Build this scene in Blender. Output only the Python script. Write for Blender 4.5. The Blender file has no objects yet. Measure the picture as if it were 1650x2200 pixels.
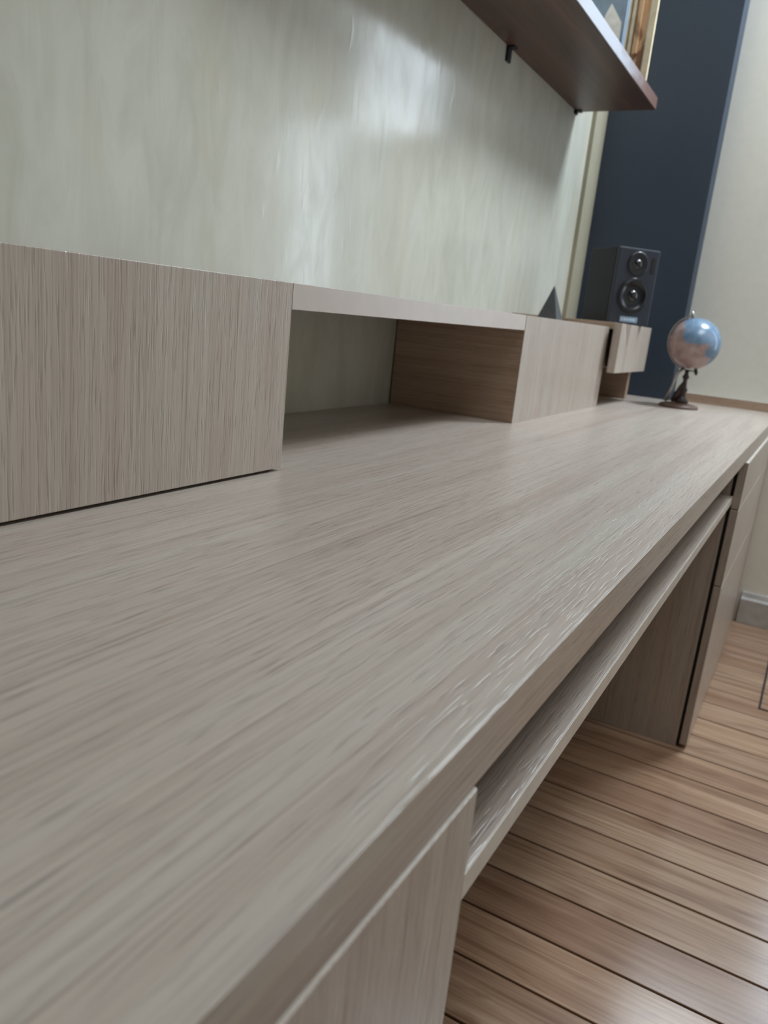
import bpy, bmesh, math, random
from mathutils import Vector, Matrix

# ---------------------------------------------------------------- camera
SC = bpy.context.scene
COL = SC.collection
R_CAM = ((0.8637765679, 0.4937532307, 0.1004877498),
         (0.2087940010, -0.1692364663, -0.9632051100),
         (-0.4585794433, 0.8529752435, -0.2492752057))
cam_data = bpy.data.cameras.new('camera')
cam = bpy.data.objects.new('camera', cam_data)
COL.objects.link(cam)
right, down, fwd = (Vector(r).normalized() for r in R_CAM)
mw = Matrix((right, -down, -fwd)).transposed().to_4x4()
mw.translation = Vector((0.8554, 0.0, 0.9506))
cam.matrix_world = mw
cam_data.sensor_fit = 'HORIZONTAL'
cam_data.sensor_width = 36.0
cam_data.lens = 36.0 * 1667.14 / 1650.0
cam_data.clip_start = 0.02
cam_data.dof.use_dof = True
cam_data.dof.focus_distance = 0.78
cam_data.dof.aperture_fstop = cam_data.lens / 3.4      # about a 3.4 mm wide pupil
SC.camera = cam

# ---------------------------------------------------------------- light
world = bpy.data.worlds.new('sky')
SC.world = world
world.use_nodes = True
world.node_tree.nodes['Background'].inputs[0].default_value = (0.62, 0.74, 0.9, 1)
world.node_tree.nodes['Background'].inputs[1].default_value = 1.2


def area(name, loc, target, sx, sy, power, colour):
    l = bpy.data.lights.new(name, 'AREA')
    l.shape = 'RECTANGLE'
    l.size, l.size_y, l.energy, l.color = sx, sy, power, colour
    o = bpy.data.objects.new(name, l)
    COL.objects.link(o)
    o.location = loc
    o.rotation_euler = (Vector(target) - Vector(loc)).to_track_quat('-Z', 'Y').to_euler()
    return o


WIN = (0.82, 1.38, 2.28, 2.98)                         # far high window x0 x1 z0 z1
WIN4 = (1.07, 1.37, 0.75, 1.75)                        # far lower window
WIN3 = (0.64, 1.06, 1.60, 2.22)                        # small high window beside it
SKY = (0.95, 1.95, 0.7, 2.1)                           # roof window x0 x1 y0 y1
area('lower_window_daylight', (1.22, 2.93, 1.25), (1.22, 0.0, 1.25), 0.22, 0.90, 3.6, (0.74, 0.87, 1.0))
area('window_daylight', (1.10, 2.93, 2.63), (0.90, 1.7, 0.3), 0.44, 0.60, 66, (0.80, 0.91, 1.0))
area('small_window_daylight', (0.85, 2.93, 1.91), (0.85, 0.0, 1.91), 0.36, 0.54, 3.6, (0.80, 0.91, 1.0))
area('roof_window_daylight', (1.45, 1.40, 3.07), (1.45, 1.40, 0.0), 0.85, 1.2, 23, (0.96, 0.98, 1.0))

SC.view_settings.view_transform = 'Standard'
SC.view_settings.look = 'None'
SC.view_settings.exposure = 0.14
SC.view_settings.gamma = 1.0
SC.view_settings.use_curve_mapping = False
SC.cycles.use_denoising = True
SC.cycles.max_bounces = 8
SC.cycles.diffuse_bounces = 5
SC.cycles.caustics_reflective = False
SC.cycles.caustics_refractive = False


# ---------------------------------------------------------------- materials
def srgb(r, g, b):
    f = lambda c: (c / 255) / 12.92 if c / 255 <= 0.04045 else ((c / 255 + 0.055) / 1.055) ** 2.4
    return (f(r), f(g), f(b), 1)


class Mat:
    def __init__(s, name, rough=0.5, spec=0.5):
        s.m = bpy.data.materials.new(name)
        s.m.use_nodes = True
        s.t = s.m.node_tree
        s.b = s.t.nodes['Principled BSDF']
        s.b.inputs['Roughness'].default_value = rough
        s.b.inputs['Specular IOR Level'].default_value = spec

    def n(s, kind, **kw):
        nd = s.t.nodes.new('ShaderNode' + kind)
        for k, v in kw.items():
            setattr(nd, k, v)
        return nd

    def l(s, a, b):
        s.t.links.new(a, b)

    def noise(s, scale, nscale=1.0, detail=2.0, rough=0.5, dist=0.0, off=(0, 0, 0), rot=(0, 0, 0), coord=None):
        if coord is None:
            tc = s.n('TexCoord')
            coord = tc.outputs['Object']
        mp = s.n('Mapping')
        mp.inputs['Scale'].default_value = scale
        mp.inputs['Location'].default_value = off
        mp.inputs['Rotation'].default_value = rot
        s.l(coord, mp.inputs['Vector'])
        nz = s.n('TexNoise')
        nz.inputs['Scale'].default_value = nscale
        nz.inputs['Detail'].default_value = detail
        nz.inputs['Roughness'].default_value = rough
        nz.inputs['Distortion'].default_value = dist
        s.l(mp.outputs[0], nz.inputs['Vector'])
        return nz.outputs['Fac']

    def ramp(s, fac, stops):
        r = s.n('ValToRGB')
        e = r.color_ramp.elements
        e[0].position, e[0].color = stops[0]
        e[1].position, e[1].color = stops[-1]
        for p, c in stops[1:-1]:
            x = e.new(p)
            x.color = c
        s.l(fac, r.inputs[0])
        return r.outputs[0]

    def mix(s, fac, a, b, mode='MIX'):
        mx = s.n('Mix', data_type='RGBA', blend_type=mode)
        for v, i in ((fac, 0), (a, 6), (b, 7)):
            if hasattr(v, 'type') or hasattr(v, 'links'):
                s.l(v, mx.inputs[i])
            else:
                mx.inputs[i].default_value = v
        return mx.outputs[2]

    def math(s, op, a, b=0.0):
        mt = s.n('Math', operation=op)
        for v, i in ((a, 0), (b, 1)):
            if isinstance(v, (int, float)):
                mt.inputs[i].default_value = v
            else:
                s.l(v, mt.inputs[i])
        return mt.outputs[0]

    def bump(s, h, strength=0.3, dist=0.001, prev=None):
        b = s.n('Bump')
        b.inputs['Strength'].default_value = strength
        b.inputs['Distance'].default_value = dist
        s.l(h, b.inputs['Height'])
        if prev is not None:
            s.l(prev, b.inputs['Normal'])
        s.l(b.outputs[0], s.b.inputs['Normal'])
        return b.outputs[0]

    def base(s, c):
        if isinstance(c, tuple):
            s.b.inputs['Base Color'].default_value = c
        else:
            s.l(c, s.b.inputs['Base Color'])
        return s


def plain(name, col, rough=0.5, metal=0.0, spec=0.5, grain=0.0):
    # grain -0.1 is nearly even, 0 slightly mottled
    m = Mat(name, rough, spec)
    m.b.inputs['Metallic'].default_value = metal
    n = m.noise((1, 1, 1), 35, 3)
    dark = tuple(c * (0.88 - grain) for c in col[:3]) + (1,)
    lite = tuple(min(1, c * (1.10 + grain)) for c in col[:3]) + (1,)
    m.base(m.ramp(n, [(0.3, dark), (0.7, lite)]))
    return m.m


def grey(v):
    return (v, v, v, 1)


def laminate(name, axis, rough=0.31):
    """pale greyed oak laminate whose grain runs along one axis, with short embossed pores"""
    m = Mat(name, rough, 0.5)

    def sc(across, along):
        v = [across] * 3
        v[axis] = along
        return tuple(v)
    band = m.noise(sc(26, 0.8), 1, 2, 0.5, 0.15)
    line = m.noise(sc(210, 2.4), 1, 2, 0.5, 0.15, off=(3, 5, 7))
    fine = m.noise(sc(420, 5), 1, 2, 0.6, off=(1, 9, 4))
    pore = m.noise(sc(520, 26), 1, 1, 0.5, 0.0, off=(8, 2, 6))
    c0 = m.ramp(band, [(0.28, srgb(174, 161, 151)), (0.5, srgb(182, 171, 161)), (0.72, srgb(184, 177, 167))])
    c1 = m.ramp(line, [(0.28, grey(0.84)), (0.42, grey(0.95)), (0.60, grey(1.0)), (0.75, grey(1.04))])
    c2 = m.ramp(fine, [(0.30, srgb(232, 222, 220)), (0.55, grey(1.0))])
    c3 = m.ramp(pore, [(0.31, grey(0.74)), (0.41, grey(1.0))])
    c = m.mix(1.0, c0, c1, 'MULTIPLY')
    c = m.mix(0.8, c, c2, 'MULTIPLY')
    c = m.mix(0.8, c, c3, 'MULTIPLY')
    m.base(c)
    p = m.ramp(pore, [(0.32, grey(0)), (0.46, grey(1))])
    h = m.math('ADD', m.math('MULTIPLY', p, 1.0), m.math('MULTIPLY', line, 0.08))
    m.bump(h, 0.34, 0.0005)
    return m.m


LAM_X = laminate('pale_oak_laminate_across', 0)
LAM_Y = laminate('pale_oak_laminate_along', 1)
LAM_Z = laminate('pale_oak_laminate_upright', 2)
EDGE = plain('pale_edge_banding', srgb(196, 188, 178), 0.35)
EDGE_PINK = plain('pale_pinkish_edge_banding', srgb(192, 181, 174), 0.35, grain=-0.08)
CARCASS = laminate('oak_laminate_side', 2)
GAP = plain('dark_gap', (0.01, 0.009, 0.009, 1), 0.8)  # near-black: painted shade in recesses, and the hatch joint


def plaster():
    m = Mat('polished_clay_plaster', 0.24, 0.30)
    big = m.noise((1.3, 3.0, 1.6), 1, 4, 0.6, 0.6)
    mid = m.noise((9, 16, 5), 1, 4, 0.65, 0.8, off=(2, 3, 1))
    ochre = m.noise((4, 7, 2.4), 1, 3, 0.6, 1.0, off=(5, 8, 2))
    c = m.ramp(big, [(0.3, srgb(185, 185, 174)), (0.7, srgb(202, 203, 194))])
    c = m.mix(1.0, c, m.ramp(mid, [(0.3, srgb(240, 239, 235)), (0.6, grey(1.0))]), 'MULTIPLY')
    c = m.mix(m.ramp(ochre, [(0.52, grey(0)), (0.80, grey(0.30))]), c, srgb(196, 184, 158))
    m.base(c)
    stroke = m.noise((40, 40, 9), 1, 2, 0.5, 0.3, off=(1, 4, 2), rot=(0.12, 0, 0))
    dents = m.noise((26, 26, 11), 1, 2, 0.5, 0.6, off=(7, 1, 3))
    d = m.ramp(dents, [(0.60, grey(0)), (0.74, grey(1))])
    h = m.math('ADD', m.math('MULTIPLY', stroke, 0.5), m.math('MULTIPLY', d, 0.5))
    nb = m.bump(h, 0.16, 0.0016)
    wave = m.noise((3.2, 5, 2.5), 1, 1, 0.4, off=(3, 3, 3))
    m.bump(wave, 0.05, 0.02, nb)
    r = m.ramp(mid, [(0.35, grey(0.20)), (0.65, grey(0.13))])
    m.l(r, m.b.inputs['Roughness'])
    return m.m


PLASTER = plaster()
PAINT = plain('warm_white_wall_paint', srgb(226, 225, 216), 0.6, grain=-0.09)
TAUPE = plain('taupe_wall_paint', srgb(134, 130, 124), 0.7, grain=-0.09)
CREAM = plain('cream_wall_paint', srgb(158, 153, 134), 0.6, grain=-0.09)
NAVY = plain('dark_navy_wall_paint', srgb(48, 60, 76), 0.55, grain=-0.09)
WHITE_TRIM = plain('grey_white_baseboard_paint', srgb(178, 178, 176), 0.45)
CEIL = plain('white_ceiling_paint', srgb(225, 225, 220), 0.8)


def pine(name, k):
    m = Mat(name, 0.2, 0.75)
    rnd = m.n('ObjectInfo').outputs['Random']
    tc = m.n('TexCoord').outputs['Object']
    va = m.n('VectorMath', operation='ADD')
    cx = m.n('CombineXYZ')
    for i in range(3):
        m.l(m.math('MULTIPLY', rnd, 37.0 + 11 * i), cx.inputs[i])
    m.l(tc, va.inputs[0])
    m.l(cx.outputs[0], va.inputs[1])
    co = va.outputs[0]
    band = m.noise((1.6, 26, 26), 1, 4, 0.55, 0.7, coord=co)
    fine = m.noise((5, 160, 160), 1, 3, 0.6, 0.2, coord=co)
    blot = m.noise((3.5, 14, 14), 1, 2, 0.5, 1.2, off=(4, 2, 1), coord=co)
    c = m.ramp(band, [(0.28, srgb(136, 109, 92)), (0.45, srgb(163, 137, 117)), (0.62, srgb(180, 156, 136)), (0.78, srgb(168, 145, 130))])
    c = m.mix(0.7, c, m.ramp(fine, [(0.3, srgb(205, 190, 178)), (0.6, grey(1.0))]), 'MULTIPLY')
    c = m.mix(m.ramp(blot, [(0.62, grey(0)), (0.74, grey(0.55))]), c, srgb(104, 70, 54))
    tone = m.ramp(rnd, [(0.0, srgb(222, 208, 200)), (0.5, srgb(242, 238, 232)), (1.0, srgb(255, 246, 236))])
    c = m.mix(1.0, c, tone, 'MULTIPLY')
    m.base(c)
    m.bump(fine, 0.15, 0.0006)
    return m.m


SUB = plain('brown_board_joint', srgb(104, 80, 62), 0.8)
PINE = pine('oiled_pine_plank', 0)


def darkwood():
    m = Mat('dark_stained_shelf_wood', 0.4, 0.5)
    a = m.noise((22, 1.2, 22), 1, 4, 0.6, 0.5)
    b = m.noise((150, 5, 150), 1, 2, 0.6)
    k = m.noise((9, 5, 9), 1, 1, 0.4, 0.6, off=(3.1, 1.7, 0.2))
    c = m.ramp(a, [(0.3, srgb(60, 42, 37)), (0.55, srgb(88, 62, 52)), (0.75, srgb(104, 72, 60))])
    c = m.mix(0.7, c, m.ramp(b, [(0.35, grey(0.7)), (0.6, grey(1))]), 'MULTIPLY')
    c = m.mix(m.ramp(k, [(0.66, grey(0)), (0.76, grey(0.8))]), c, srgb(38, 26, 24))
    m.base(c)
    return m.m


DARKWOOD = darkwood()


def edge_fade():
    m = Mat('pale_to_brown_edge', 0.4, 0.5)
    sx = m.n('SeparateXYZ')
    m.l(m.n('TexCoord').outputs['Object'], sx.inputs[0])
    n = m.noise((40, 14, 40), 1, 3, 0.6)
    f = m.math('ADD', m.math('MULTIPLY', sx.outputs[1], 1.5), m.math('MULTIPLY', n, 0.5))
    m.base(m.ramp(f, [(0.55, srgb(158, 163, 176)), (0.78, srgb(128, 120, 126)), (1.0, srgb(92, 64, 58))]))  # blue-grey fading to brown along the edge, broken up by noise
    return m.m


EDGE_FADE = edge_fade()
BLACK = plain('black_speaker_vinyl', srgb(15, 19, 27), 0.5, spec=0.25)
BAFFLE = plain('charcoal_baffle', srgb(33, 39, 52), 0.45)
CONE = plain('black_speaker_cone', srgb(20, 23, 30), 0.22)
GLOSS = plain('gloss_black_dome', srgb(14, 17, 22), 0.09, spec=0.8)
PLATE = plain('pale_blue_name_plate', srgb(128, 152, 176), 0.35)
PLATE_INK = plain('white_name_plate_print', srgb(190, 205, 220), 0.4)
IRON = plain('dark_iron', srgb(24, 27, 40), 0.45, metal=0.3)
PYRAMID = plain('slate_grey', srgb(72, 75, 78), 0.6)
NOTCH_SHADE = plain('notch_shade_grey', srgb(66, 62, 58), 0.7)  # shade inside the drawer notch, painted as dark grey
BRASS = plain('aged_silvery_metal', srgb(176, 174, 170), 0.35, metal=0.7)
BRONZE = plain('dark_bronze', srgb(62, 52, 50), 0.4, metal=0.4)
BASEWOOD = plain('turned_dark_wood', srgb(98, 78, 68), 0.42)
WARM_SHADED_OAK = laminate('warm_shaded_oak_laminate', 0)


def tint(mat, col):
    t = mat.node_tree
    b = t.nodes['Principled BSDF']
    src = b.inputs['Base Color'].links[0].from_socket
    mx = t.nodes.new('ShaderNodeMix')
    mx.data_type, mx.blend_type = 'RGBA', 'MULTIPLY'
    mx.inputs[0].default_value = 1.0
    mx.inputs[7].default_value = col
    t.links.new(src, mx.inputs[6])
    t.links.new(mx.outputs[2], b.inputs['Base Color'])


tint(WARM_SHADED_OAK, (0.96, 0.80, 0.67, 1))  # brown tint paints in the shade of sides turned from the light


def globe_map():
    m = Mat('printed_globe_map', 0.22, 0.6)
    land = m.noise((1, 1, 1), 15, 5, 0.6, 0.3, off=(0.36, 0.2, 0.0))
    tonel = m.noise((1, 1, 1), 40, 3, 0.5, off=(2, 2, 2))
    sea = m.ramp(tonel, [(0.3, srgb(98, 124, 152)), (0.7, srgb(126, 150, 174))])
    lnd = m.ramp(tonel, [(0.3, srgb(146, 120, 122)), (0.7, srgb(176, 152, 146))])
    sx = m.n('SeparateXYZ')
    m.l(m.n('TexCoord').outputs['Object'], sx.inputs[0])
    land = m.math('ADD', land, m.math('MULTIPLY', m.math('ADD', sx.outputs[0], m.math('MULTIPLY', sx.outputs[2], 0.35)), -3.6))
    m.base(m.mix(m.ramp(land, [(0.49, grey(0)), (0.53, grey(1))]), sea, lnd))
    return m.m


GLOBE = globe_map()


def photo_wood():
    m = Mat('knotty_raw_pine', 0.5, 0.4)
    a = m.noise((60, 60, 4), 1, 3, 0.5, 0.6)
    k = m.noise((18, 18, 14), 1, 2, 0.5, 0.8, off=(1, 2, 5))
    c = m.ramp(a, [(0.3, srgb(206, 160, 118)), (0.6, srgb(232, 200, 158))])
    c = m.mix(m.ramp(k, [(0.56, grey(0)), (0.7, grey(0.8))]), c, srgb(126, 78, 48))
    m.base(c)
    return m.m


RAWPINE = photo_wood()
BLUEGREY = plain('pale_blue_card', srgb(136, 156, 176), 0.35)
PAPER = plain('white_paper', srgb(244, 244, 240), 0.5)
CREAMWOOD = plain('cream_painted_wood', srgb(226, 210, 178), 0.5)


# ---------------------------------------------------------------- mesh helpers
def link(name, bm, mat, parent=None, loc=(0, 0, 0), smooth=False, bevel=0.0, segs=2):
    """bm holds vertices in the parent's frame (or world frame when top-level)"""
    if bevel > 0:
        bmesh.ops.bevel(bm, geom=list(bm.edges), offset=bevel, segments=segs, affect='EDGES', profile=0.5)
    bmesh.ops.recalc_face_normals(bm, faces=bm.faces)
    me = bpy.data.meshes.new(name)
    bm.to_mesh(me)
    bm.free()
    if smooth:
        for p in me.polygons:
            p.use_smooth = True
    me.materials.append(mat)
    o = bpy.data.objects.new(name, me)
    COL.objects.link(o)
    o.location = loc
    if parent is not None:
        o.parent = parent
    return o


def box_bm(x0, x1, y0, y1, z0, z1, bm=None):
    bm = bm or bmesh.new()
    v = [bm.verts.new((x, y, z)) for x in (x0, x1) for y in (y0, y1) for z in (z0, z1)]
    for f in ((0, 1, 3, 2), (4, 6, 7, 5), (0, 4, 5, 1), (2, 3, 7, 6), (0, 2, 6, 4), (1, 5, 7, 3)):
        bm.faces.new([v[i] for i in f])
    return bm


def thing(name, label, cat, loc=(0, 0, 0), rz=0.0, group=None):
    o = bpy.data.objects.new(name, None)
    o.empty_display_size = 0.05
    COL.objects.link(o)
    o.location = loc
    o.rotation_euler = (0, 0, rz)
    o['label'], o['category'] = label, cat
    if group:
        o['group'] = group
    return o


def part(name, root, x0, x1, y0, y1, z0, z1, mat, bevel=0.0006, label=None, parent=None):
    """box given in WORLD coordinates, made as a child of an unrotated root at its own location"""
    l = root.location
    o = link(name, box_bm(x0 - l.x, x1 - l.x, y0 - l.y, y1 - l.y, z0 - l.z, z1 - l.z), mat, parent or root, bevel=bevel)
    if label:
        o['label'] = label
    return o


def struct(o, label=None):
    o['kind'] = 'structure'
    if label:
        o['label'] = label
    return o


def prism_bm(poly, axis, a0, a1):
    """polygon extruded along an axis (0 x, 1 y, 2 z); poly gives the other two coordinates in order"""
    bm = bmesh.new()

    def P(p, a):
        c = list(p)
        c.insert(axis, a)
        return bm.verts.new(c)
    A = [P(p, a0) for p in poly]
    B = [P(p, a1) for p in poly]
    bm.faces.new(A)
    bm.faces.new(B[::-1])
    n = len(poly)
    for i in range(n):
        bm.faces.new((A[i], B[i], B[(i + 1) % n], A[(i + 1) % n]))
    return bm


def lathe_bm(profile, n=40, mat=None):
    """profile of (r, z), turned round z"""
    bm = bmesh.new()
    rings = []
    for r, z in profile:
        if r < 1e-6:
            rings.append([bm.verts.new((0, 0, z))])
        else:
            rings.append([bm.verts.new((r * math.cos(2 * math.pi * i / n), r * math.sin(2 * math.pi * i / n), z)) for i in range(n)])
    for a, b in zip(rings, rings[1:]):
        for i in range(n):
            j = (i + 1) % n
            if len(a) == 1 and len(b) > 1:
                bm.faces.new((a[0], b[i], b[j]))
            elif len(b) == 1 and len(a) > 1:
                bm.faces.new((a[i], b[0], a[j]))
            elif len(a) > 1:
                bm.faces.new((a[i], b[i], b[j], a[j]))
    if mat is not None:
        bm.transform(mat)
    return bm


def tube_bm(pts, rad, n=10):
    """tube along points; rad is a number or one per point"""
    bm = bmesh.new()
    pts = [Vector(p) for p in pts]
    rs = [rad] * len(pts) if isinstance(rad, (int, float)) else rad
    rings = []
    up = Vector((0.13, 0.31, 0.94)).normalized()
    for i, p in enumerate(pts):
        d = (pts[min(i + 1, len(pts) - 1)] - pts[max(i - 1, 0)]).normalized()
        u = d.cross(up)
        if u.length < 0.05:
            u = d.cross(Vector((1, 0, 0)))
        u.normalize()
        w = d.cross(u)
        rings.append([bm.verts.new(p + rs[i] * (math.cos(2 * math.pi * k / n) * u + math.sin(2 * math.pi * k / n) * w)) for k in range(n)])
    for a, b in zip(rings, rings[1:]):
        for k in range(n):
            j = (k + 1) % n
            bm.faces.new((a[k], a[j], b[j], b[k]))
    bm.faces.new(rings[0])
    bm.faces.new(rings[-1][::-1])
    return bm


# ---------------------------------------------------------------- room
RX, YB, YW, H = 3.3, -1.6, 2.965, 3.1
YC = 2.755                                            # face of the navy pier
XF = 0.7386                                           # front edge of the desktop
XH = 0.2995                                           # front of the hutch
ZT = 0.75                                             # top of the desk

# floor: planks run away from the long wall
floor = bpy.data.objects.new('floor', None)
COL.objects.link(floor)
struct(floor)
struct(link('subfloor', box_bm(-0.02, RX, YB, YW + 0.1, -0.06, -0.024), SUB, floor))
PITCH, GAPW = 0.1098, 0.0044
random.seed(4)
plank_me = {}


def plank(y0, x0, x1):
    ln = round(x1 - x0, 3)
    if ln not in plank_me:
        bm = box_bm(0, ln - 0.0016, 0, PITCH - GAPW, -0.024, 0)
        top = [e for e in bm.edges if all(abs(v.co.z) < 1e-6 for v in e.verts)]
        bmesh.ops.bevel(bm, geom=top, offset=0.0008, segments=1, affect='EDGES', profile=0.5)
        bmesh.ops.recalc_face_normals(bm, faces=bm.faces)
        me = bpy.data.meshes.new('plank')
        bm.to_mesh(me)
        bm.free()
        me.materials.append(PINE)
        plank_me[ln] = me
    o = bpy.data.objects.new('plank', plank_me[ln])
    COL.objects.link(o)
    o.location = (x0, y0, random.uniform(-0.0006, 0.0))
    o.parent = floor


k = math.floor((YB - 1.081) / PITCH)
y = 1.081 + k * PITCH
i = 0
while y < YW:
    cut = (1.9, 2.5, 1.6)[i % 3]
    plank(y + GAPW / 2, 0.0, cut)
    plank(y + GAPW / 2, cut, RX)
    y += PITCH
    i += 1

# long wall at the left: polished plaster that stops short of the corner
struct(link('wall_left', box_bm(-0.12, 0.0, YB, YC, 0, H), PLASTER))
# far wall, with the window opening out of the frame at the right
wf = bpy.data.objects.new('wall_far', None)
COL.objects.link(wf)
struct(wf)
for q in ((-0.12, WIN3[0], 0, H), (WIN3[0], WIN3[1], 0, WIN3[2]), (WIN3[0], WIN[0], WIN[2], H), (WIN3[0], WIN3[1], WIN3[3], WIN[2]), (WIN3[1], WIN4[0], 0, WIN[2]), (WIN4[0], WIN4[1], 0, WIN4[2]), (WIN4[0], WIN4[1], WIN4[3], WIN[2]), (WIN4[1], RX, 0, WIN[2]), (WIN[0], WIN[1], WIN[3], H), (WIN[1], RX, WIN[2], H)):
    struct(link('wall_panel', box_bm(q[0], q[1], YW, YW + 0.2, q[2], q[3]), PAINT, wf))
struct(link('wall_corner', box_bm(-0.12, 0.014, YC, YW, 0, H), CREAM), 'cream painted return in the corner beside the navy pier')
struct(link('trim_1', box_bm(0.0135, 0.389, 2.88, YW, 0, H), NAVY, bevel=0.002), 'dark navy painted pier running up the far wall')
struct(link('wall_right', box_bm(RX, RX + 0.1, YB, YW, 0, H), PAINT))
struct(link('wall_back', box_bm(-0.12, RX, YB - 0.1, YB, 0, H), TAUPE))
ce = bpy.data.objects.new('ceiling', None)
COL.objects.link(ce)
struct(ce)
for q in ((-0.12, SKY[0], YB, YW), (SKY[1], RX, YB, YW), (SKY[0], SKY[1], YB, SKY[2]), (SKY[0], SKY[1], SKY[3], YW)):
    struct(link('ceiling_panel', box_bm(q[0], q[1], q[2], q[3], H, H + 0.12), CEIL, ce))


def window(name, horizontal, WIN=WIN):
    w = bpy.data.objects.new(name, None)
    COL.objects.link(w)
    struct(w)
    t = 0.05
    glass = Mat('window_glass', 0.02)
    glass.b.inputs['Transmission Weight'].default_value = 1.0
    glass.b.inputs['IOR'].default_value = 1.1
    if not horizontal:
        x0, x1, z0, z1 = WIN
        for q in ((x0, x1, z0, z0 + t), (x0, x1, z1 - t, z1), (x0, x0 + t, z0 + t, z1 - t), (x1 - t, x1, z0 + t, z1 - t), ((x0 + x1) / 2 - t / 2, (x0 + x1) / 2 + t / 2, z0 + t, z1 - t)):
            struct(link('window_frame', box_bm(q[0], q[1], YW + 0.03, YW + 0.09, q[2], q[3]), WHITE_TRIM, w))
        struct(link('window_sill', box_bm(x0 + 0.001, x1 - 0.001, YW - 0.02, YW + 0.03, z0 - 0.0005, z0 + 0.02), WHITE_TRIM, w))
        struct(link('pane', box_bm(x0 + t, x1 - t, YW + 0.055, YW + 0.06, z0 + t, z1 - t), glass.m, w))
    else:
        x0, x1, y0, y1 = SKY
        for q in ((x0, x1, y0, y0 + t), (x0, x1, y1 - t, y1), (x0, x0 + t, y0 + t, y1 - t), (x1 - t, x1, y0 + t, y1 - t)):
            struct(link('window_frame', box_bm(q[0], q[1], q[2], q[3], H + 0.05, H + 0.1), WHITE_TRIM, w))
        struct(link('pane', box_bm(x0 + t, x1 - t, y0 + t, y1 - t, H + 0.07, H + 0.075), glass.m, w))


window('window_1', False)
window('window_2', True)
window('window_3', False, WIN3)
window('window_4', False, WIN4)

# baseboard on the far wall: tall flat board with a stepped top
bb = [(YW, 0.0), (YW - 0.018, 0.0), (YW - 0.018, 0.088), (YW - 0.012, 0.096), (YW - 0.008, 0.112), (YW, 0.112)]
struct(link('baseboard_far', prism_bm(bb, 0, 0.75, RX), WHITE_TRIM), 'grey white baseboard along the foot of the far wall')

# ---------------------------------------------------------------- desktop and tray
desk = thing('desktop', 'long pale oak laminate desktop running along the plastered wall', 'desktop', (0.37, 1.2, 0.713))
part('top_board', desk, 0.002, XF - 0.0012, -0.9, YW - 0.002, 0.713, ZT, LAM_Y, 0.0003)
part('front_edge', desk, XF - 0.0012, XF, -0.9, YW - 0.002, 0.7135, ZT - 0.0002, LAM_Y, 0.0003, 'greyer edge banding on the long front edge')
rail = thing('back_rail', 'low warm brown wooden upstand along the far wall behind the globe', 'upstand', (0.56, YW - 0.008, ZT))
part('rail_board', rail, 0.391, XF, YW - 0.0135, YW - 0.0005, ZT, ZT + 0.0285, WARM_SHADED_OAK, 0.0006)
part('rail_cap', rail, 0.391, XF, YW - 0.014, YW - 0.0005, ZT + 0.0285, ZT + 0.03, EDGE, 0.0004)

tray = thing('pull_out_tray', 'pulled out keyboard tray board under the desktop, spanning the knee space', 'tray', (0.5, 1.1, 0.62))
TN, TF = (0.735, 0.362, 0.644), (0.727, 1.866, 0.631)


def tray_bm(xa0, xb0, xa1, xb1, dz0, dz1):
    """slab between near end (xa0..xb0) and far end (xa1..xb1), top heights relative to TN / TF"""
    bm = bmesh.new()
    l = tray.location
    pts = []
    for (xa, xb, yy, zz) in ((xa0, xb0, TN[1], TN[2]), (xa1, xb1, TF[1], TF[2])):
        for x in (xa, xb):
            for dz in (dz0, dz1):
                pts.append(bm.verts.new((x - l.x, yy - l.y, zz + dz - l.z)))
    for f in ((0, 1, 3, 2), (4, 6, 7, 5), (0, 4, 5, 1), (2, 3, 7, 6), (0, 2, 6, 4), (1, 5, 7, 3)):
        bm.faces.new([pts[i] for i in f])
    return bm


link('tray_board', tray_bm(0.22, TN[0] - 0.0012, 0.22, TF[0] - 0.0012, -0.0175, 0.0), LAM_Y, tray, bevel=0.0005)
e = link('tray_edge', tray_bm(TN[0] - 0.0012, TN[0], TF[0] - 0.0012, TF[0], -0.0175, 0.0002), EDGE, tray, bevel=0.0003)
e['label'] = 'lighter edge banding on the front of the tray'

# ---------------------------------------------------------------- drawer cabinets under the desktop


def drawer_cabinet(name, label, y0, y1, xf, splits, root_y, side=True):
    t = thing(name, label, 'cabinet', (0.4, root_y, 0.0))
    xb = xf - 0.0245                                   # carcass front, behind a dark reveal
    # carcass boards
    part('side_panel', t, 0.03, xb, y0 + 0.0005, y0 + 0.018, 0.0, 0.711, CARCASS, 0.0006)
    part('side_panel', t, 0.03, xb, y1 - 0.018, y1, 0.0, 0.711, CARCASS, 0.0006)
    part('back_panel', t, 0.03, 0.045, y0 + 0.018, y1 - 0.018, 0.0, 0.711, CARCASS, 0.0006)
    part('bottom_panel', t, 0.045, xb - 0.01, y0 + 0.018, y1 - 0.018, 0.03, 0.048, CARCASS, 0.0006)
    part('shadow_gap', t, xb - 0.01, xf - 0.0165, y0 + 0.004, y1 - 0.004, 0.006, 0.708, GAP, 0.0, 'black filler painting the shade between carcass and drawer fronts')  # black block stands in for shade in the recess
    for z0, z1 in splits:
        d = part('drawer_front', t, xf - 0.017, xf, y0, y1, z0, z1, LAM_Z, 0.0008)
        part('edge_banding', t, xf - 0.0165, xf - 0.0006, y0 + 0.0006, y1 - 0.0006, z1 - 0.0002, z1 + 0.0007, EDGE, 0.0, 'pale top edge strip', parent=d)
    return t


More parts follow.
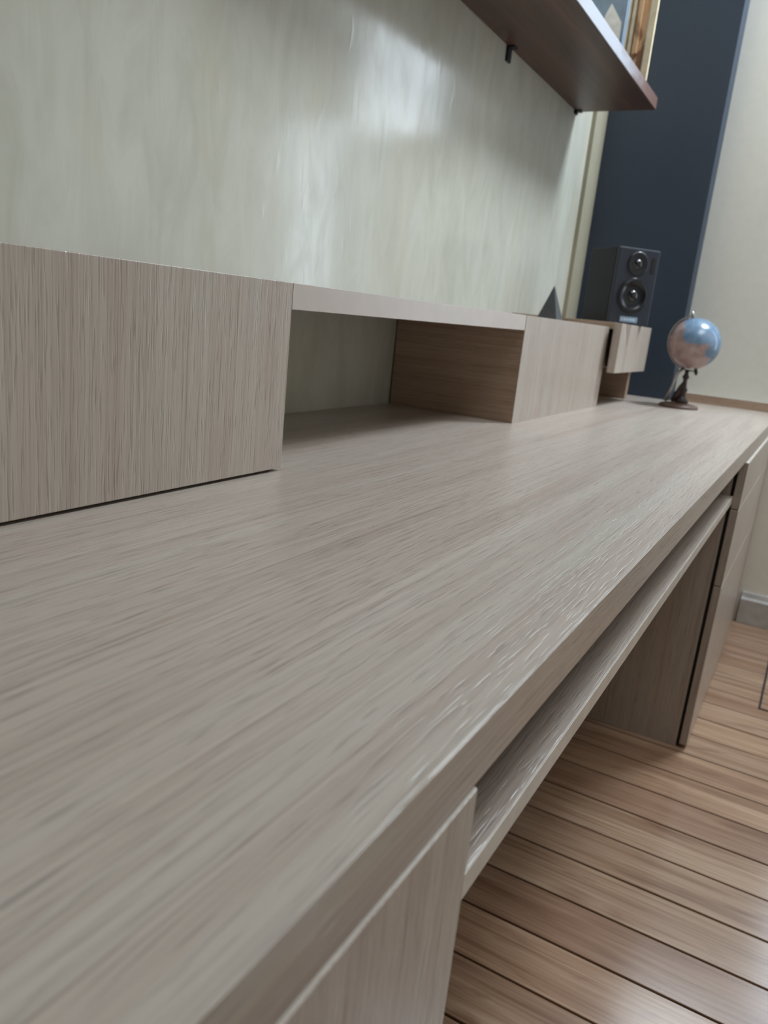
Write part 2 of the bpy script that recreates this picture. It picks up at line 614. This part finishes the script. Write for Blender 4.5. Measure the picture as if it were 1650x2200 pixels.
near_cab = drawer_cabinet('drawer_cabinet', 'nearer drawer cabinet under the desktop, left of the knee space, with upright grained fronts', -0.25, 0.352, 0.7400,
                          [(0.36, 0.7110), (0.012, 0.357)], 0.05)
far_cab = drawer_cabinet('drawer_cabinet', 'farther drawer cabinet under the desktop, its dark side panel facing the knee space', 1.868, 2.72, 0.7440,
                         [(0.603, 0.7085), (0.420, 0.600), (0.010, 0.417)], 2.3)
fill = thing('filler_panel', 'narrow filler board, shade tinted in brown, between the far drawer cabinet and the wall', 'panel', (0.7, 2.85, 0.0))
part('filler_board', fill, 0.05, 0.737, 2.724, YW - 0.019, 0.0, 0.711, WARM_SHADED_OAK, 0.0006)
part('filler_edge', fill, 0.737, 0.7385, 2.724, YW - 0.019, 0.0, 0.711, WARM_SHADED_OAK, 0.0)

# ---------------------------------------------------------------- hutch on the desktop
ZH = 0.9717
hb = thing('hutch_cabinet', 'large pale oak hutch cabinet at the left, its closed front grained upright', 'cabinet', (0.15, 0.4, ZT))
part('plinth', hb, 0.004, XH - 0.012, -0.2, 0.751, ZT, ZT + 0.004, GAP, 0.0, 'recessed base painted black as the shadow along the foot')  # black colour paints the shadow line under the cabinet
part('side_panel', hb, 0.004, XH - 0.0165, 0.739, 0.7565, ZT + 0.0035, ZH, CARCASS, 0.0006)
part('side_panel', hb, 0.004, XH - 0.0165, -0.2, -0.182, ZT + 0.0035, ZH, CARCASS, 0.0006)
part('top_panel', hb, 0.004, XH - 0.0165, -0.182, 0.739, ZH - 0.018, ZH, LAM_Y, 0.0004)
part('front_panel', hb, XH - 0.016, XH, -0.2, 0.757, ZT + 0.0035, ZH, LAM_Z, 0.0008)

br = thing('bridge_shelf', 'pale oak shelf board bridging the open niche between the two hutch cabinets', 'shelf', (0.15, 1.15, 0.94))
part('board', br, 0.004, XH - 0.001, 0.7575, 1.5555, 0.9415, ZH, LAM_Y, 0.0005)
part('front_edge', br, XH - 0.001, XH, 0.7575, 1.5555, 0.9418, ZH - 0.0003, EDGE_PINK, 0.0003, 'pale pinkish edge strip')

hf = thing('hutch_cabinet', 'smaller pale oak hutch cabinet right of the open niche, below the speaker corner', 'cabinet', (0.15, 1.9, ZT))
part('side_panel', hf, 0.004, XH - 0.0002, 1.556, 1.574, ZT, ZH, WARM_SHADED_OAK, 0.0006, 'side facing the niche, its shade painted in brown')
part('side_panel', hf, 0.004, XH - 0.0165, 2.222, 2.24, ZT, ZH, CARCASS, 0.0006)
part('top_panel', hf, 0.004, XH - 0.0165, 1.574, 2.222, ZH - 0.018, ZH, LAM_Y, 0.0004)
part('front_panel', hf, XH - 0.016, XH, 1.5745, 2.24, ZT, ZH, LAM_Z, 0.0004)
part('front_edge', hf, XH - 0.0002, XH + 0.0006, 1.556, 1.5743, ZT, ZH, LAM_Z, 0.0)

# corner box with a projecting drawer, carried on a set back leg
cb = thing('corner_drawer_box', 'small oak corner box, shade tinted into its wood, with a projecting drawer front, under the black speaker', 'cabinet', (0.2, 2.5, ZT))
part('box_body', cb, 0.06, 0.293, 2.262, 2.70, 0.858, 0.966, WARM_SHADED_OAK, 0.001)
part('top_board', cb, 0.004, 0.3145, 2.252, 2.735, 0.9665, 0.985, WARM_SHADED_OAK, 0.001)
part('slot_shade', cb, 0.293, 0.304, 2.29, 2.69, 0.862, 0.966, GAP, 0.0, 'black filler painting the shade behind the drawer front')  # dark of the open slot put in as a black block
part('support_panel', cb, 0.06, 0.283, 2.66, 2.69, ZT, 0.858, WARM_SHADED_OAK, 0.0008)
# drawer front with a V shaped finger notch cut into its top edge
l = cb.location
ys = (2.225, 2.272, 2.312, 2.348, 2.625)
poly = [(ys[0], 0.848), (ys[4], 0.848), (ys[4], 0.984), (ys[3], 0.984), (ys[2], 0.922), (ys[1], 0.984), (ys[0], 0.984)]
df = link('drawer_front', prism_bm([(a - l.y, b - l.z) for a, b in poly], 0, 0.315 - l.x, 0.337 - l.x), LAM_Z, cb, bevel=0.0008)
df['label'] = 'paler drawer front with a V shaped finger notch'
part('notch_shadow_board', cb, 0.3045, 0.314, 2.262, 2.36, 0.90, 0.966, NOTCH_SHADE, 0.0, 'grey sheet painting the shade inside the notch')

# grey pyramid on the hutch
py = thing('pyramid_ornament', 'small slate grey pyramid standing on the hutch against the plaster wall', 'ornament', (0.140, 2.195, ZH))
bm = bmesh.new()
hw, hh = 0.029, 0.098
vs = [bm.verts.new(p) for p in ((-hw, -hw, 0.004), (hw, -hw, 0.004), (hw, hw, 0.004), (-hw, hw, 0.004), (0, 0, hh))]
bm.faces.new(vs[:4][::-1])
for a in range(4):
    bm.faces.new((vs[a], vs[(a + 1) % 4], vs[4]))
link('pyramid_body', bm, PYRAMID, py, bevel=0.0012)
link('foot', box_bm(-hw + 0.002, hw - 0.002, -hw + 0.002, hw - 0.002, 0, 0.004), BLACK, py)

# ---------------------------------------------------------------- speaker
SP_A = math.radians(44)
sp_w, sp_d, sp_h = 0.134, 0.160, 0.214
P0 = Vector((0.2625, 2.355, 0.985))                   # near left bottom corner of the front
u = Vector((math.cos(SP_A), math.sin(SP_A), 0))
w_ = Vector((-math.sin(SP_A), math.cos(SP_A), 0))
ctr = P0 + u * sp_w / 2 + w_ * sp_d / 2
sp = thing('speaker', 'black two-way bookshelf speaker on the corner box before the navy pier', 'speaker', ctr, SP_A)
link('speaker_cabinet', box_bm(-sp_w / 2, sp_w / 2, -sp_d / 2 + 0.012, sp_d / 2, 0.0, sp_h), BLACK, sp, bevel=0.003)
link('baffle', box_bm(-sp_w / 2, sp_w / 2, -sp_d / 2, -sp_d / 2 + 0.012, 0.0, sp_h), BAFFLE, sp, bevel=0.003)
fy = -sp_d / 2
TO_FRONT = Matrix.Rotation(math.radians(90), 4, 'X')   # lathe z -> -y


def driver(name, cx, cz, prof, mat, parent, dy=0.0):
    return link(name, lathe_bm(prof, 40, Matrix.Translation((cx, fy + dy, cz)) @ TO_FRONT), mat, parent, smooth=True)


wo = driver('woofer', 0, 0.082, [(0.050, 0.0), (0.0495, 0.003), (0.048, 0.0035), (0.0465, 0.001), (0.044, 0.0045), (0.040, 0.0045), (0.0375, 0.0012), (0.014, 0.0004), (0.0, 0.0004)], CONE, sp)
driver('dust_cap', 0, 0.082, [(0.0165, 0.0004), (0.015, 0.004), (0.010, 0.007), (0.005, 0.0085), (0.0, 0.009)], GLOSS, wo)
tw = driver('tweeter', 0, 0.171, [(0.034, 0.0), (0.0335, 0.0025), (0.030, 0.003), (0.022, 0.0012), (0.014, 0.0004), (0.0, 0.0004)], CONE, sp)
driver('tweeter_dome', 0, 0.171, [(0.0135, 0.0004), (0.011, 0.004), (0.007, 0.0062), (0.0, 0.0075)], GLOSS, tw)
link('bass_port', box_bm(0.044, 0.058, fy - 0.0012, fy, 0.15, 0.192), CONE, sp, bevel=0.0005)
npl = link('name_plate', box_bm(-0.030, 0.028, fy - 0.0018, fy, 0.006, 0.022), PLATE, sp, bevel=0.0006)
npl['label'] = 'pale blue name plate with blurred lettering'
for k, (a, b) in enumerate(((-0.026, -0.021), (-0.018, -0.010), (-0.008, -0.001), (0.002, 0.009), (0.012, 0.019))):
    link('lettering', box_bm(a, b, fy - 0.0021, fy - 0.0018, 0.011, 0.017), PLATE_INK, npl)

# ---------------------------------------------------------------- globe
gl = thing('desk_globe', 'small blue and pinkish desk globe on a dark turned stand by the navy pier', 'globe', (0.462, 2.62, ZT), 0.0)
RB = 0.0775
cz = 0.200
cc = Vector((0.012, 0.0, cz))
bm = bmesh.new()
bmesh.ops.create_uvsphere(bm, u_segments=56, v_segments=36, radius=RB)
tilt = Matrix.Rotation(math.radians(18), 4, 'Y')
ball = link('globe_ball', bm, GLOBE, gl, loc=cc, smooth=True)
ball.rotation_euler = (0, math.radians(-14), 0.4)
ax = Vector((-0.22, -0.1, 0.97)).normalized()
link('axis_pin', tube_bm([cc + ax * (RB - 0.004), cc + ax * (RB + 0.010), cc + ax * (RB + 0.022)], [0.0045, 0.006, 0.0025]), BRASS, ball.parent, smooth=True)
link('axis_pin', tube_bm([cc - ax * (RB - 0.004), cc - ax * (RB + 0.012), cc - ax * (RB + 0.02)], [0.004, 0.006, 0.003]), BRONZE, gl, smooth=True)
side = ax.cross(Vector((0.25, 0.96, 0))).normalized()
if side.x > 0:
    side = -side
arc = []
for k in range(25):
    t = math.pi * k / 24
    arc.append(cc + (RB + 0.007) * (math.cos(t) * ax + math.sin(t) * side))
link('meridian_arm', tube_bm(arc, 0.0026, 8), BRASS, gl, smooth=True)
link('turned_stem', lathe_bm([(0.0, 0.014), (0.020, 0.014), (0.022, 0.022), (0.012, 0.032), (0.009, 0.046), (0.013, 0.056), (0.008, 0.066), (0.006, 0.088), (0.011, 0.096), (0.006, 0.106), (0.006, 0.118), (0.0, 0.12)], 24, Matrix.Translation((0.006, 0, 0))), BRONZE, gl, smooth=True)
link('support_rod', tube_bm([(-0.040, -0.012, 0.016), (-0.028, -0.010, 0.062), (-0.020, -0.006, 0.106), (-0.004, 0, 0.124)], 0.0052), BRASS, gl, smooth=True)
link('figure', tube_bm([(-0.022, -0.01, 0.018), (-0.010, -0.006, 0.040), (-0.002, 0.0, 0.064), (0.006, 0, 0.082)], [0.006, 0.010, 0.008, 0.005]), BRONZE, gl, smooth=True)
link('globe_base', lathe_bm([(0.0, 0.0), (0.060, 0.0), (0.060, 0.004), (0.057, 0.009), (0.048, 0.012), (0.030, 0.015), (0.0, 0.016)], 40), BASEWOOD, gl, smooth=True)

# ---------------------------------------------------------------- wall shelf and what stands on it
ZS, ZS1 = 1.612, 1.645
XS, YSE = 0.242, 2.585
sh = thing('wall_shelf', 'dark brown stained wooden wall shelf seen from below, on the plaster wall', 'shelf', (0.12, 1.9, ZS))
part('shelf_board', sh, 0.002, XS - 0.003, 0.95, YSE, ZS, ZS1, DARKWOOD, 0.0015)
part('shelf_front_edge', sh, XS - 0.003, XS, 0.95, YSE, ZS + 0.0005, ZS1, EDGE_FADE, 0.001, 'pale front edge that turns brown towards its far end')
for by, bl in ((1.30, 0.034), (1.975, 0.034), (2.558, 0.010)):
    b = part('bracket', sh, 0.0, 0.006, by, by + 0.024, ZS - bl, ZS, IRON, 0.0008, 'small dark iron angle bracket')
    part('bracket_arm', sh, 0.0, 0.020, by, by + 0.024, ZS - 0.004, ZS, IRON, 0.0006, parent=b)

bk = thing('folder', 'pale blue folder standing on the wall shelf with a white sheet showing', 'folder', (0.12, 2.42, ZS1))
part('folder_cover', bk, 0.040, 0.150, 2.44, 2.448, ZS1, ZS1 + 0.30, BLUEGREY, 0.001)
part('folder_back', bk, 0.040, 0.150, 2.456, 2.464, ZS1, ZS1 + 0.30, BLUEGREY, 0.001)
pp = link('paper_sheet', prism_bm([(0.080 - 0.12, 0.0), (0.142 - 0.12, 0.0), (0.140 - 0.12, 0.16), (0.105 - 0.12, 0.21), (0.090 - 0.12, 0.18)], 1, 0.0165, 0.0195), PAPER, bk)
pp['label'] = 'white sheet with a slanted top'
bt = thing('dark_bottle', 'small dark bottle on the wall shelf left of the pale blue folder', 'bottle', (0.075, 2.30, ZS1))
link('bottle_body', lathe_bm([(0, 0), (0.022, 0), (0.024, 0.004), (0.024, 0.15), (0.018, 0.17), (0.010, 0.18), (0.010, 0.21), (0, 0.21)], 28), BLACK, bt, smooth=True)
link('cap', lathe_bm([(0, 0.208), (0.0125, 0.208), (0.0125, 0.232), (0, 0.234)], 24), IRON, bt, smooth=True)

rp = thing('grooved_board', 'knotty raw pine board with upright grooves, standing at the end of the wall shelf', 'board', (0.16, 2.55, ZS1))
xw0, xw1, yb0 = 0.095, 0.188, 2.552
part('board_back', rp, xw0, xw1, yb0, yb0 + 0.018, ZS1, ZS1 + 0.36, RAWPINE, 0.001)
for gx0, gx1 in ((0.104, 0.118), (0.123, 0.132), (0.138, 0.147), (0.153, 0.166)):
    part('slat', rp, gx0, gx1, yb0 - 0.010, yb0, ZS1 + 0.11, ZS1 + 0.355, CREAMWOOD if gx0 != 0.153 else RAWPINE, 0.001)
part('edge_post', rp, 0.189, 0.209, yb0 - 0.012, yb0 - 0.002, ZS1, ZS1 + 0.36, CREAMWOOD, 0.001, 'cream painted upright edge')

# ---------------------------------------------------------------- floor hatch beside the far cabinet
ht = thing('floor_hatch', 'plank coloured floor hatch outlined by a thin dark joint near the far wall', 'hatch', (1.1, 2.5, 0.0))
part('hatch_rim', ht, 0.878, 0.884, 2.245, 2.80, -0.0004, 0.0012, GAP, 0.0, 'thin dark joint')
part('hatch_rim', ht, 0.878, 1.35, 2.240, 2.246, -0.0004, 0.0012, GAP, 0.0, 'thin dark joint')
